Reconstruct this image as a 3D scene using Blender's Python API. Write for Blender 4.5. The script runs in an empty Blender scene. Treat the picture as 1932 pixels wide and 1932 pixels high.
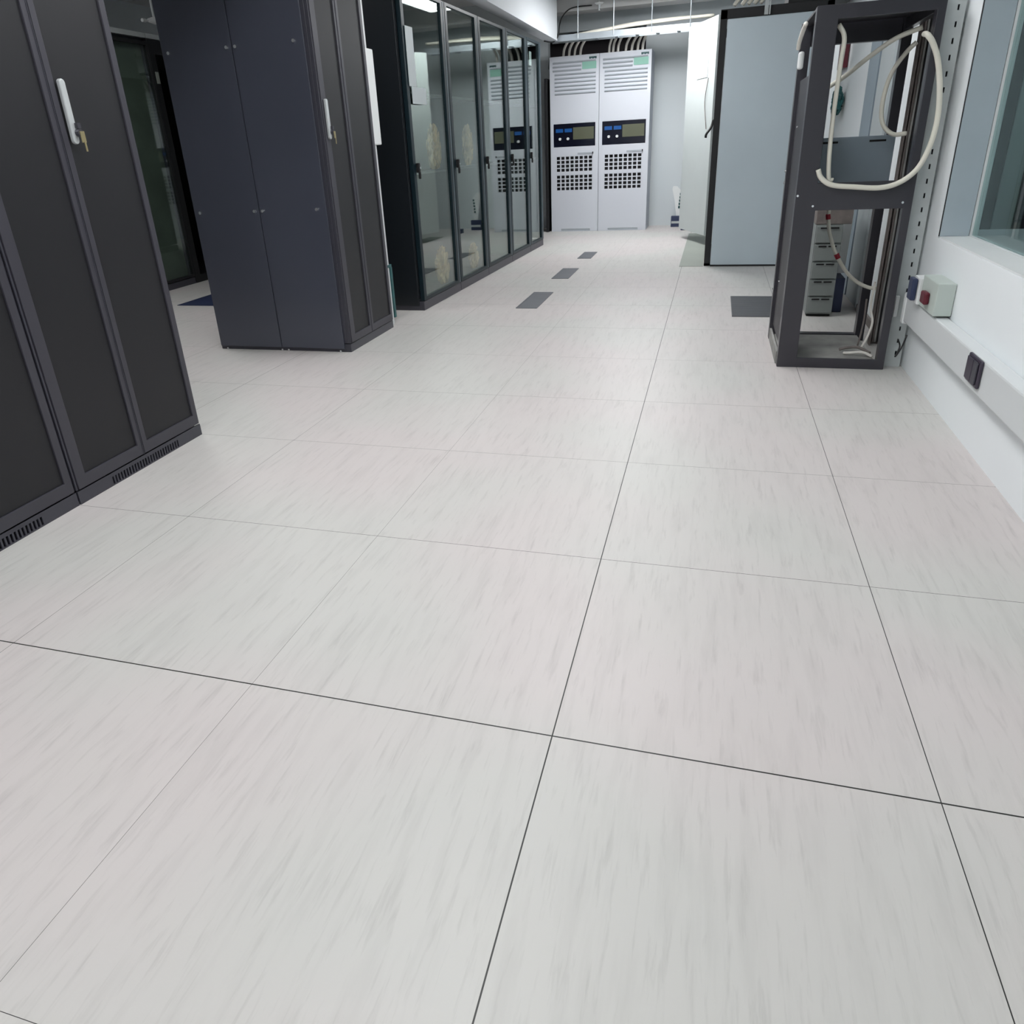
import bpy, math, random
from mathutils import Vector, Matrix
random.seed(7)
C = bpy.context.scene.collection
SC = bpy.context.scene

# ------------------------------------------------------------------ camera
cam_d = bpy.data.cameras.new('camera'); cam = bpy.data.objects.new('camera', cam_d); C.objects.link(cam)
FP, CX, CY = 1367.51533, 922.956492, 881.065339
YA, PI_, RO = -0.302113290, 0.417289569, -0.0538761680
CP = Vector((0.205718899, -0.943128489, 0.944224988))
cy_, sy_, cp_, sp_, cr_, sr_ = math.cos(YA), math.sin(YA), math.cos(PI_), math.sin(PI_), math.cos(RO), math.sin(RO)
F_ = Vector((sy_*cp_, cy_*cp_, -sp_)); R0 = Vector((cy_, -sy_, 0)); U0 = R0.cross(F_)
R_ = R0*cr_ + U0*sr_; U_ = -R0*sr_ + U0*cr_
cam.matrix_world = Matrix(((R_.x, U_.x, -F_.x, CP.x), (R_.y, U_.y, -F_.y, CP.y), (R_.z, U_.z, -F_.z, CP.z), (0, 0, 0, 1)))
cam_d.sensor_width = 36; cam_d.sensor_fit = 'HORIZONTAL'
cam_d.lens = 36*FP/1932
cam_d.shift_x = (966-CX)/1932; cam_d.shift_y = (CY-966)/1932
cam_d.clip_start = 0.02
SC.camera = cam

# ------------------------------------------------------------------ world, exposure, ceiling lights
w = bpy.data.worlds.new('world'); SC.world = w; w.use_nodes = True
w.node_tree.nodes['Background'].inputs[0].default_value = (0.75, 0.85, 1, 1)
w.node_tree.nodes['Background'].inputs[1].default_value = 0.02
SC.view_settings.view_transform = 'Standard'; SC.view_settings.look = 'None'
SC.view_settings.gamma = 1; SC.view_settings.use_curve_mapping = False
SC.view_settings.exposure = 0.0
LAMP_C = (.985, .99, 1, 1)
LIGHT_E = 17.0            # emission of the ceiling light diffusers
CEIL = 2.36
# (x, y, size x, size y, strength factor, height of the underside)
LAMPS = [(-0.65, -1.5, .6, 1.2, .75, 2.34), (-0.55, .7, .6, 1.2, .86, 2.34), (-0.3, 2.8, .6, 1.2, .76, 2.34), (-0.45, 6.4, .6, 1.2, 1.3, 2.19), (-3.0, 2.6, .6, .6, 1.3, 2.34)]  # last lamp is unseen, added to brighten the left aisle
LAMP_LABELS = ['rectangular white ceiling light panel behind the camera over the aisle start',
               'rectangular white ceiling light panel over the aisle beside the nearest perforated racks',
               'rectangular white ceiling light panel over the aisle beside the open black frame',
               'rectangular white hanging light panel over the aisle nearest the twin white cabinets',
               'square light panel, unseen, added to brighten the next aisle on the left']

# ------------------------------------------------------------------ helpers
def lin(r, g, b):
    f = lambda c: (c/255/12.92) if c/255 <= .04045 else ((c/255+.055)/1.055)**2.4
    return (f(r), f(g), f(b), 1)

def mat(name, rgb, rough=.5, metal=0., noise=.04, nscale=6., spec=.5, bump=0., coat=0.):
    m = bpy.data.materials.new(name); m.use_nodes = True
    nt = m.node_tree; b = nt.nodes['Principled BSDF']
    tc = nt.nodes.new('ShaderNodeTexCoord'); n = nt.nodes.new('ShaderNodeTexNoise')
    n.inputs['Scale'].default_value = nscale; n.inputs['Detail'].default_value = 4
    nt.links.new(tc.outputs['Object'], n.inputs['Vector'])
    mr = nt.nodes.new('ShaderNodeMapRange'); mr.inputs[1].default_value = .3; mr.inputs[2].default_value = .7
    mr.inputs[3].default_value = 1-noise; mr.inputs[4].default_value = 1+noise
    nt.links.new(n.outputs['Fac'], mr.inputs[0])
    mx = nt.nodes.new('ShaderNodeVectorMath'); mx.operation = 'SCALE'
    c = lin(*rgb); mx.inputs[0].default_value = c[:3]
    nt.links.new(mr.outputs[0], mx.inputs['Scale']); nt.links.new(mx.outputs[0], b.inputs['Base Color'])
    b.inputs['Roughness'].default_value = rough; b.inputs['Metallic'].default_value = metal
    b.inputs['Specular IOR Level'].default_value = spec
    b.inputs['Coat Weight'].default_value = coat; b.inputs['Coat Roughness'].default_value = .1
    if bump:
        bp = nt.nodes.new('ShaderNodeBump'); bp.inputs['Strength'].default_value = bump; bp.inputs['Distance'].default_value = .002
        n2 = nt.nodes.new('ShaderNodeTexNoise'); n2.inputs['Scale'].default_value = nscale*20
        nt.links.new(tc.outputs['Object'], n2.inputs['Vector']); nt.links.new(n2.outputs['Fac'], bp.inputs['Height']); nt.links.new(bp.outputs[0], b.inputs['Normal'])
    return m

def mesh_mat(name, rgb, hole, scale=260.):
    """perforated sheet: fine grid of round holes seen as a procedural dot pattern"""
    m = mat(name, rgb, .5)
    nt = m.node_tree; b = nt.nodes['Principled BSDF']
    tc = nt.nodes.new('ShaderNodeTexCoord'); v = nt.nodes.new('ShaderNodeTexVoronoi')
    v.inputs['Scale'].default_value = scale; v.inputs['Randomness'].default_value = 0
    nt.links.new(tc.outputs['Object'], v.inputs['Vector'])
    cr = nt.nodes.new('ShaderNodeMapRange'); cr.inputs[1].default_value = .38; cr.inputs[2].default_value = .44
    nt.links.new(v.outputs['Distance'], cr.inputs[0])
    mx = nt.nodes.new('ShaderNodeMix'); mx.data_type = 'RGBA'
    mx.inputs[6].default_value = lin(*hole); mx.inputs[7].default_value = lin(*rgb)
    nt.links.new(cr.outputs[0], mx.inputs[0]); nt.links.new(mx.outputs[2], b.inputs['Base Color'])
    return m

def glass_mat(name, tint, ior=1.5, rough=0.0):
    m = bpy.data.materials.new(name); m.use_nodes = True
    nt = m.node_tree; nt.nodes.clear()
    out = nt.nodes.new('ShaderNodeOutputMaterial'); mx = nt.nodes.new('ShaderNodeMixShader')
    fr = nt.nodes.new('ShaderNodeFresnel'); fr.inputs['IOR'].default_value = ior
    geo = nt.nodes.new('ShaderNodeNewGeometry'); 
    tr = nt.nodes.new('ShaderNodeBsdfTransparent'); tr.inputs[0].default_value = tint
    gl = nt.nodes.new('ShaderNodeBsdfGlossy'); gl.inputs['Roughness'].default_value = rough; gl.inputs[0].default_value = (.93, .98, .96, 1)
    # a thin pane reflects alike from either side: undo the inversion of the ratio at back faces
    iv = nt.nodes.new('ShaderNodeMix'); iv.data_type = 'FLOAT'; iv.inputs[2].default_value = ior; iv.inputs[3].default_value = 1/ior
    nt.links.new(geo.outputs['Backfacing'], iv.inputs[0]); nt.links.new(iv.outputs[0], fr.inputs['IOR'])
    nt.links.new(fr.outputs[0], mx.inputs[0]); nt.links.new(tr.outputs[0], mx.inputs[1]); nt.links.new(gl.outputs[0], mx.inputs[2])
    nt.links.new(mx.outputs[0], out.inputs[0])
    return m

def emit_mat(name, col, s):
    m = bpy.data.materials.new(name); m.use_nodes = True
    b = m.node_tree.nodes['Principled BSDF']
    b.inputs['Base Color'].default_value = (.9, .9, .9, 1)
    b.inputs['Emission Color'].default_value = col; b.inputs['Emission Strength'].default_value = s
    return m

class MB:
    def __init__(s): s.v = []; s.f = []
    def quad(s, *p):
        b = len(s.v); s.v += [Vector(q) for q in p]; s.f.append(tuple(range(b, b+len(p)))); return s
    def box(s, x0, x1, y0, y1, z0, z1):
        b = len(s.v)
        x0, x1 = min(x0, x1), max(x0, x1); y0, y1 = min(y0, y1), max(y0, y1); z0, z1 = min(z0, z1), max(z0, z1)
        s.v += [Vector(p) for p in ((x0,y0,z0),(x1,y0,z0),(x1,y1,z0),(x0,y1,z0),(x0,y0,z1),(x1,y0,z1),(x1,y1,z1),(x0,y1,z1))]
        s.f += [tuple(b+i for i in q) for q in ((0,3,2,1),(4,5,6,7),(0,1,5,4),(1,2,6,5),(2,3,7,6),(3,0,4,7))]
        return s
    def obox(s, c, ax, ay, az, hx, hy, hz):
        c = Vector(c); ax, ay, az = Vector(ax).normalized()*hx, Vector(ay).normalized()*hy, Vector(az).normalized()*hz
        b = len(s.v)
        s.v += [c-ax-ay-az, c+ax-ay-az, c+ax+ay-az, c-ax+ay-az, c-ax-ay+az, c+ax-ay+az, c+ax+ay+az, c-ax+ay+az]
        s.f += [tuple(b+i for i in q) for q in ((0,3,2,1),(4,5,6,7),(0,1,5,4),(1,2,6,5),(2,3,7,6),(3,0,4,7))]
        return s
    def panel(s, axis, w0, w1, u0, u1, v0, v1, holes=()):
        """slab across `axis` ('x' or 'y' or 'z') between w0 and w1 with rectangular holes (u0,u1,v0,v1) cut clean through"""
        us = sorted({u0, u1, *[h[0] for h in holes], *[h[1] for h in holes]}); vs = sorted({v0, v1, *[h[2] for h in holes], *[h[3] for h in holes]})
        us = [a for a in us if u0 <= a <= u1]; vs = [a for a in vs if v0 <= a <= v1]
        def P(u, v, q): return {'x': (q, u, v), 'y': (u, q, v), 'z': (u, v, q)}[axis]
        nu, nv = len(us)-1, len(vs)-1
        keep = [[not any(h[0] <= (us[i]+us[i+1])/2 <= h[1] and h[2] <= (vs[j]+vs[j+1])/2 <= h[3] for h in holes) for j in range(nv)] for i in range(nu)]
        K = lambda i, j: 0 <= i < nu and 0 <= j < nv and keep[i][j]
        idx = {}
        def V(i, j, k):
            if (i, j, k) not in idx: idx[(i, j, k)] = len(s.v); s.v.append(Vector(P(us[i], vs[j], (w0, w1)[k])))
            return idx[(i, j, k)]
        for i in range(nu):
            for j in range(nv):
                if not keep[i][j]: continue
                s.f.append((V(i,j,1), V(i+1,j,1), V(i+1,j+1,1), V(i,j+1,1)))
                s.f.append((V(i,j,0), V(i,j+1,0), V(i+1,j+1,0), V(i+1,j,0)))
                if not K(i-1, j): s.f.append((V(i,j,0), V(i,j,1), V(i,j+1,1), V(i,j+1,0)))
                if not K(i+1, j): s.f.append((V(i+1,j,0), V(i+1,j+1,0), V(i+1,j+1,1), V(i+1,j,1)))
                if not K(i, j-1): s.f.append((V(i,j,0), V(i+1,j,0), V(i+1,j,1), V(i,j,1)))
                if not K(i, j+1): s.f.append((V(i,j+1,0), V(i,j+1,1), V(i+1,j+1,1), V(i+1,j+1,0)))
        return s
    def cyl(s, p, q, r, n=12, r2=None):
        p, q = Vector(p), Vector(q); d = (q-p).normalized(); a = d.orthogonal().normalized(); c = d.cross(a); r2 = r if r2 is None else r2
        b = len(s.v)
        for k in range(n):
            t = 2*math.pi*k/n; e = a*math.cos(t)+c*math.sin(t)
            s.v += [p+e*r, q+e*r2]
        for k in range(n):
            k2 = (k+1) % n; s.f.append((b+2*k, b+2*k2, b+2*k2+1, b+2*k+1))
        s.f.append(tuple(b+2*k for k in range(n))[::-1]); s.f.append(tuple(b+2*k+1 for k in range(n)))
        return s
    def tube(s, pts, r, n=8, sub=8):
        pts = [Vector(p) for p in pts]; P = []
        if sub > 1 and len(pts) > 2:
            e = [2*pts[0]-pts[1]]+pts+[2*pts[-1]-pts[-2]]
            for i in range(1, len(e)-2):
                for k in range(sub):
                    t = k/sub; p0, p1, p2, p3 = e[i-1:i+3]
                    P.append(.5*((2*p1)+(p2-p0)*t+(2*p0-5*p1+4*p2-p3)*t*t+(3*p1-p0-3*p2+p3)*t**3))
            P.append(pts[-1])
        else: P = pts
        b = len(s.v); a = None
        for i, p in enumerate(P):
            d = (P[min(i+1, len(P)-1)]-P[max(i-1, 0)]).normalized()
            a = d.orthogonal() if a is None else a-d*a.dot(d)
            a.normalize(); c = d.cross(a)
            for k in range(n):
                t = 2*math.pi*k/n; s.v.append(p+(a*math.cos(t)+c*math.sin(t))*r)
        for i in range(len(P)-1):
            for k in range(n):
                k2 = (k+1) % n; s.f.append((b+i*n+k, b+i*n+k2, b+(i+1)*n+k2, b+(i+1)*n+k))
        s.f.append(tuple(b+k for k in range(n))[::-1]); s.f.append(tuple(b+(len(P)-1)*n+k for k in range(n)))
        return s
    def prism(s, outline, axis, w0, w1):
        b = len(s.v); n = len(outline)
        def P(u, v, q): return {'x': (q, u, v), 'y': (u, q, v), 'z': (u, v, q)}[axis]
        s.v += [Vector(P(u, v, w0)) for u, v in outline]+[Vector(P(u, v, w1)) for u, v in outline]
        for i in range(n): s.f.append((b+i, b+(i+1) % n, b+n+(i+1) % n, b+n+i))
        s.f.append(tuple(range(b, b+n))[::-1]); s.f.append(tuple(range(b+n, b+2*n)))
        return s

def mkobj(name, mb, m, parent=None, bev=0., smooth=False, origin=None):
    """ONE mesh object; vertices are given in world space (or in the thing's own space when the thing stands at the origin)"""
    import bmesh
    vs = mb.v
    if parent is not None:
        root = parent
        while root.parent: root = root.parent
        inv = WM[root.name].inverted() if root.name in WM and not root.get('_local') else None
        if inv: vs = [inv @ v for v in vs]
        loc = Vector((0, 0, 0))
    else:
        lo = [min(v[i] for v in vs) for i in range(3)]; hi = [max(v[i] for v in vs) for i in range(3)]
        loc = Vector(origin) if origin else Vector(((lo[0]+hi[0])/2, (lo[1]+hi[1])/2, lo[2]))
        vs = [v-loc for v in vs]
    me = bpy.data.meshes.new(name); me.from_pydata([tuple(v) for v in vs], [], mb.f)
    bm = bmesh.new(); bm.from_mesh(me); bmesh.ops.recalc_face_normals(bm, faces=bm.faces)
    bm.to_mesh(me); bm.free()
    me.materials.append(m)
    o = bpy.data.objects.new(name, me); C.objects.link(o)
    if parent is not None: o.parent = parent
    o.location = loc
    if smooth:
        for p in me.polygons: p.use_smooth = True
    if bev:
        md = o.modifiers.new('bevel', 'BEVEL'); md.width = bev; md.segments = 2; md.limit_method = 'ANGLE'; md.angle_limit = math.radians(50)
    return o

WM = {}
def tag(o, label, cat, group=None, kind=None):
    o['label'] = label; o['category'] = cat
    if group: o['group'] = group
    if kind: o['kind'] = kind
    return o
def thing(name, label, cat, loc, rotz=0., group=None, local=False):
    o = bpy.data.objects.new(name, None); C.objects.link(o); o.empty_display_size = .1
    o.location = loc; o.rotation_euler = (0, 0, rotz)
    WM[o.name] = Matrix.Identity(4) if local else Matrix.Translation(Vector(loc)) @ Matrix.Rotation(rotz, 4, 'Z')
    return tag(o, label, cat, group)
def struct(name, mb, m, **k):
    o = mkobj(name, mb, m, **k); o['kind'] = 'structure'; return o
def copy_tree(o, parent=None):
    c = o.copy(); C.objects.link(c); c.parent = parent
    for ch in list(o.children): copy_tree(ch, c)
    return c

# ------------------------------------------------------------------ materials
M = {}
M['wall'] = mat('wall_paint', (238, 243, 245), .5, noise=.012, nscale=1.2)
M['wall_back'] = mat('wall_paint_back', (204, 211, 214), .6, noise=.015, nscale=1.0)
M['ceiling'] = mat('ceiling_paint', (205, 205, 205), .8, noise=.03, nscale=2)
M['recess_shade'] = mat('recess_shade', (58, 54, 58), .8)
M['beam'] = mat('beam_paint', (214, 218, 222), .7, noise=.01, nscale=1)
M['rack'] = mat('rack_steel', (60, 60, 69), .42, noise=.05, nscale=3, coat=.15)
M['rack_frame'] = mat('rack_door_frame', (61, 60, 68), .42, noise=.04, nscale=4)
M['rack_side'] = mat('rack_side_panel', (70, 73, 85), .32, noise=.08, nscale=1.3, coat=.3)
M['rack_dark'] = mat('rack_inner_black', (22, 23, 26), .6)
M['mesh'] = mesh_mat('perforated_door_mesh', (26, 26, 30), (8, 8, 10))
M['black'] = mat('black_gap', (12, 12, 14), .7)
M['slot'] = mat('slot_shadowed_metal', (8, 8, 9), .8)
M['chrome'] = mat('chrome', (225, 228, 230), .22, metal=.85, noise=.02)
M['satin'] = mat('satin_silver', (205, 209, 210), .35, metal=.35, noise=.03)
M['brass'] = mat('brass_key', (190, 175, 135), .35, metal=.8)
M['glass_rack'] = glass_mat('door_glass', (.82, .87, .85, 1), 1.75)
M['glass_green'] = glass_mat('greenish_glass', (.90, .94, .915, 1), 1.4)
M['glass_win'] = glass_mat('window_glass', (.80, .88, .88, 1), 1.22)
M['teal_frame'] = mat('dark_teal_door_frame', (20, 36, 42), .4, noise=.05, spec=.25)
M['glass_body'] = mat('glass_rack_body', (30, 33, 38), .35, noise=.06)
M['glass_inside'] = mat('glass_rack_inside', (120, 126, 124), .7, noise=.1)
M['rack_side_black'] = mat('black_end_panel', (26, 30, 34), .3, noise=.12, nscale=1.5)
M['ups'] = mat('ups_enamel', (206, 210, 218), .4, noise=.012, nscale=2)
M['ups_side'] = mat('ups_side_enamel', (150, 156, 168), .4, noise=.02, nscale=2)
M['ups_slot'] = mat('ups_louvre_slot', (166, 173, 180), .6)
M['ups_win'] = mat('smoked_window', (18, 20, 34), .15, noise=.1)
M['lcd'] = mat('lcd_screen', (92, 95, 78), .3)
M['blue_led'] = mat('blue_indicator', (28, 84, 150), .3)
M['green_label'] = mat('green_label', (138, 186, 170), .6)
M['deep_green'] = mat('deep_green_print', (14, 70, 72), .6)
M['white_pl'] = mat('white_plastic', (225, 228, 228), .45, noise=.01)
M['paper'] = mat('white_paper', (240, 243, 248), .8, noise=.01)
M['cream'] = mat('cream_cable', (228, 225, 212), .45, noise=.04)
M['white_cable'] = mat('white_cable', (236, 232, 224), .5, noise=.04)
M['grey_cable'] = mat('grey_cable', (120, 112, 108), .6, noise=.2, nscale=20)
M['black_cable'] = mat('black_cable', (22, 22, 24), .5)
M['red'] = mat('red_tape', (150, 24, 44), .5)
M['galv'] = mat('galvanised_steel', (186, 192, 192), .45, metal=.15, noise=.08, nscale=10)
M['steel'] = mat('grey_steel_panel', (190, 203, 210), .42, metal=.25, noise=.05, nscale=1.6)
M['tray'] = mat('cable_tray_metal', (176, 184, 190), .3, metal=.5, noise=.04)
M['frame'] = mat('open_frame_paint', (50, 49, 56), .38, noise=.06, nscale=5, coat=.2)
M['plate'] = mat('blue_grey_plate', (138, 152, 162), .45, noise=.05, nscale=4)
M['pan'] = mat('dusty_base_pan', (150, 150, 146), .75, noise=.28, nscale=9)
M['door_white'] = mat('white_door_enamel', (203, 211, 210), .45, noise=.015)
M['pale_green'] = mat('pale_green_sheet', (150, 156, 148), .6, noise=.05, nscale=3)
M['grille'] = mat('floor_grille_metal', (104, 106, 112), .5, noise=.06)
M['grille_dark'] = mat('floor_grille_dark_metal', (66, 68, 72), .5, noise=.06)
M['navy'] = mat('navy_plastic', (44, 54, 84), .5)
M['plum'] = mat('plum_black_plate', (58, 52, 66), .35)
M['dark_red'] = mat('dark_red_plastic', (92, 14, 34), .4)
M['socket'] = mat('grey_green_box', (186, 196, 190), .5, noise=.02)
M['trunk'] = mat('trunking_plastic', (210, 214, 215), .45, noise=.01)
M['side_dark'] = mat('dark_side_sheet', (38, 37, 44), .5)
M['jamb'] = mat('glossy_jamb', (178, 190, 198), .18, noise=.03, coat=.5)
M['drawer'] = mat('drawer_enamel', (134, 140, 138), .5, noise=.05)
M['crumple'] = mat('brown_crumple', (196, 158, 104), .25, noise=.6, nscale=12, coat=.6, bump=.8)
M['teal_pack'] = mat('teal_pack', (40, 92, 94), .5, noise=.3, nscale=20)
M['pale_box'] = mat('pale_grey_door', (176, 184, 186), .5, noise=.02)
M['office'] = mat('office_cabinet', (18, 21, 26), .5, noise=.1)
M['office_green'] = mat('office_pale_cabinet', (150, 162, 156), .5, noise=.05)

def floor_mat():
    m = bpy.data.materials.new('raised_floor_tiles'); m.use_nodes = True
    nt = m.node_tree; N = nt.nodes.new; L = nt.links.new; b = nt.nodes['Principled BSDF']
    g = N('ShaderNodeNewGeometry'); sep = N('ShaderNodeSeparateXYZ'); L(g.outputs['Position'], sep.inputs[0])
    def math_(op, a, b_=None, c=None):
        n = N('ShaderNodeMath'); n.operation = op
        for i, q in enumerate((a, b_, c)):
            if q is None: continue
            if isinstance(q, (int, float)): n.inputs[i].default_value = q
            else: L(q, n.inputs[i])
        return n.outputs[0]
    def line(co, half):
        t = math_('DIVIDE', co, .6); fr = math_('FRACT', math_('ADD', t, .5)); d = math_('MULTIPLY', math_('ABSOLUTE', math_('SUBTRACT', fr, .5)), .6)
        return math_('LESS_THAN', d, half), math_('FLOOR', t)
    # the width of each seam varies a little from line to line
    def wid(co, salt):
        k = math_('ROUND', math_('DIVIDE', co, .6)); wn = N('ShaderNodeTexWhiteNoise'); wn.noise_dimensions = '1D'
        L(math_('ADD', k, salt), wn.inputs['W'])
        return math_('MULTIPLY_ADD', wn.outputs['Value'], .0005, .00035)
    def near0(co):   # the seam through the middle of the aisle is wider
        k = math_('ABSOLUTE', co); return math_('MULTIPLY', math_('LESS_THAN', k, .1), .00035)
    lx, ix = line(sep.outputs[0], math_('ADD', wid(sep.outputs[0], 3.3), near0(sep.outputs[0])))
    ly, iy = line(sep.outputs[1], math_('ADD', wid(sep.outputs[1], 9.1), math_('MULTIPLY', near0(sep.outputs[1]), 1.9)))
    seam = math_('MAXIMUM', lx, ly)
    # streaks along the aisle, different in every tile
    comb = N('ShaderNodeCombineXYZ'); wn = N('ShaderNodeTexWhiteNoise'); wn.noise_dimensions = '2D'
    cc = N('ShaderNodeCombineXYZ'); L(ix, cc.inputs[0]); L(iy, cc.inputs[1]); L(cc.outputs[0], wn.inputs['Vector'])
    def streak(sx, sy, detail, off):
        co = N('ShaderNodeCombineXYZ')
        L(math_('ADD', math_('MULTIPLY', sep.outputs[0], sx), math_('MULTIPLY', wn.outputs['Value'], 40.)), co.inputs[0])
        L(math_('ADD', math_('MULTIPLY', sep.outputs[1], sy), math_('MULTIPLY', wn.outputs['Value'], 17.)), co.inputs[1]); co.inputs[2].default_value = off
        n = N('ShaderNodeTexNoise'); n.inputs['Scale'].default_value = 1; n.inputs['Detail'].default_value = detail; n.inputs['Roughness'].default_value = .6
        n.inputs['Distortion'].default_value = .25
        L(co.outputs[0], n.inputs['Vector']); return n.outputs['Fac']
    s1 = streak(78, 7.5, 5, 1.); s2 = streak(30, 3.6, 4, 7.)
    def mr(v, a, b_, c, d):
        n = N('ShaderNodeMapRange'); n.inputs[1].default_value = a; n.inputs[2].default_value = b_; n.inputs[3].default_value = c; n.inputs[4].default_value = d
        L(v, n.inputs[0]); return n.outputs[0]
    k = math_('MULTIPLY', mr(s1, .27, .46, .86, 1.), mr(s2, .30, .52, .935, 1.005))
    big = N('ShaderNodeTexNoise'); big.inputs['Scale'].default_value = 1.3; big.inputs['Detail'].default_value = 1; L(g.outputs['Position'], big.inputs['Vector'])
    tint = N('ShaderNodeMix'); tint.data_type = 'RGBA'; L(mr(big.outputs['Fac'], .4, .6, 0, 1), tint.inputs[0])
    tint.inputs[6].default_value = lin(201, 195, 193); tint.inputs[7].default_value = lin(197, 196, 192)
    sc = N('ShaderNodeVectorMath'); sc.operation = 'SCALE'; L(tint.outputs[2], sc.inputs[0]); L(k, sc.inputs['Scale'])
    fin = N('ShaderNodeMix'); fin.data_type = 'RGBA'; L(seam, fin.inputs[0]); L(sc.outputs[0], fin.inputs[6]); fin.inputs[7].default_value = lin(38, 38, 36)
    L(fin.outputs[2], b.inputs['Base Color'])
    b.inputs['Roughness'].default_value = .42; b.inputs['Specular IOR Level'].default_value = .32
    return m
M['floor'] = floor_mat()

# ------------------------------------------------------------------ room
X0, X1, Y0, Y1 = -5.3, 1.02, -2.6, 8.05
struct('floor', MB().box(X0-.1, 3.4, Y0-.1, 8.9, -.05, 0), M['floor'])
struct('ceiling', MB().box(X0-.1, 3.4, Y0-.1, 8.9, CEIL, CEIL+.05), M['ceiling'])
# back wall with an opening added to hold dark shade over the twin cabinets
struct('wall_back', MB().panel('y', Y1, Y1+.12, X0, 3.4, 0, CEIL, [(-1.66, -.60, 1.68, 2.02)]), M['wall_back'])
struct('wall_shade_recess', MB().box(-1.9, -.4, Y1+.6, Y1+.65, 1.5, CEIL).box(-1.9, -1.85, Y1+.13, Y1+.6, 1.5, CEIL).box(-.45, -.4, Y1+.13, Y1+.6, 1.5, CEIL).box(-1.9, -.4, Y1+.13, Y1+.65, 1.5, 1.55), M['recess_shade'])
struct('wall_left', MB().box(X0-.1, X0, Y0, Y1, 0, CEIL), M['wall_back'])
struct('wall_front', MB().box(X0, 3.4, Y0-.1, Y0, 0, CEIL), M['wall'])
WY0, WY1, WZ0, WZ1 = -1.9, 2.235, .545, 2.12
struct('wall_right', MB().panel('x', X1, X1+.13, Y0, Y1, 0, CEIL, [(WY0, WY1, WZ0, WZ1)]), M['wall'])
struct('wall_office', MB().box(3.3, 3.4, Y0, Y1, 0, CEIL).box(1.16, 3.29, 5.4, 5.5, 0, CEIL), M['wall_back'])
# window_1: frame, pane, sill
win = bpy.data.objects.new('window_1', None); C.objects.link(win); win.location = (X1+.03, 0, WZ0); win['kind'] = 'structure'
WM['window_1'] = Matrix.Translation(Vector((X1+.03, 0, WZ0)))
mkobj('window_frame', MB().panel('x', X1+.100, X1+.124, WY0+.002, WY1-.002, WZ0+.002, WZ1-.002, [(WY0+.016, WY1-.012, WZ0+.008, WZ1-.016)]), M['white_pl'], win)
mkobj('window_pane', MB().box(X1+.108, X1+.114, WY0+.017, WY1-.0125, WZ0+.0085, WZ1-.017), M['glass_win'], win)
mkobj('window_jamb', MB().box(X1+.003, X1+.098, WY1-.010, WY1-.002, WZ0+.006, WZ1-.012), M['jamb'], win)
mkobj('jamb_seal', MB().box(X1+.0005, X1+.0025, WY1-.007, WY1-.002, WZ0+.006, WZ1-.012), M['black'], win)
mkobj('window_sill', MB().box(X1+.003, X1+.098, WY0+.004, WY1-.012, WZ0+.0005, WZ0+.006), M['white_pl'], win)
# downstand beam over the glass doors, with its end return
struct('trim_1', MB().box(-1.52, -1.40, Y0+.01, 7.25, 1.86, CEIL-.002), M['beam'])  # unseen near length is added to block light spilling left
struct('trim_2', MB().box(-1.52, X1-.002, 7.55, 7.78, 2.14, CEIL-.002), M['ceiling'])

# ------------------------------------------------------------------ ceiling lights
for i, (x, y, sx, sy, k, lz) in enumerate(LAMPS):
    t = thing('ceiling_light', LAMP_LABELS[i], 'ceiling light', (x, y, lz), 0)
    hb = MB().panel('z', lz, lz+.02, x-sx/2-.02, x+sx/2+.02, y-sy/2-.02, y+sy/2+.02, [(x-sx/2, x+sx/2, y-sy/2, y+sy/2)])
    mkobj('housing', hb.box(x-sx/2-.02, x+sx/2+.02, y-sy/2-.02, y+sy/2+.02, lz+.0205, CEIL-.0008 if lz > 2.3 else lz+.05), M['white_pl'], t)
    if lz < 2.3:
        for q in (-.45, .45): mkobj('hanger_rod', MB().cyl((x, y+q, lz+.051), (x, y+q, CEIL-.001), .005, 8), M['white_pl'], t)
    mkobj('diffuser', MB().box(x-sx/2+.001, x+sx/2-.001, y-sy/2+.001, y+sy/2-.001, lz+.003, lz+.012), emit_mat('light_diffuser', LAMP_C, LIGHT_E*k), t)
t = thing('ceiling_light', 'small rectangular light panel, unseen, added to light the room beyond the window', 'ceiling light', (2.1, 3.0, CEIL-.03), 0)  # added lamp out of view, lights the room beyond the window
mkobj('housing', MB().panel('z', CEIL-.03, CEIL-.001, 1.8, 2.4, 2.4, 3.6, [(1.82, 2.38, 2.42, 3.58)]), M['white_pl'], t)
mkobj('diffuser', MB().box(1.821, 2.379, 2.421, 3.579, CEIL-.022, CEIL-.012), emit_mat('light_office', (.85, .95, 1, 1), 3), t)

# ------------------------------------------------------------------ mesh-door racks (left row)
def handle(parent, x, y, z0, z1, keys=True):
    h = mkobj('handle', MB().prism([(y+.0105*math.cos(a), (z1-.011 if a < math.pi else z0+.011)+.0105*math.sin(a)) for a in [math.pi*k/8 for k in range(9)]+[math.pi*(1+k/8) for k in range(1, 8)]+[2*math.pi-.001]], 'x', x, x+.013), M['satin'], parent, bev=.003)
    mkobj('lock', MB().cyl((x+.0135, y+.008, z0+.03), (x+.026, y+.008, z0+.03), .010).box(x+.0135, x+.024, y+.004, y+.016, z0+.042, z0+.056), M['rack_frame'], h)
    if keys: mkobj('key', MB().box(x+.026, x+.028, y+.003, y+.019, z0+.004, z0+.034).box(x+.0285, x+.0305, y+.008, y+.014, z0-.020, z0+.006), M['brass'], h)
    return h

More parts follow.
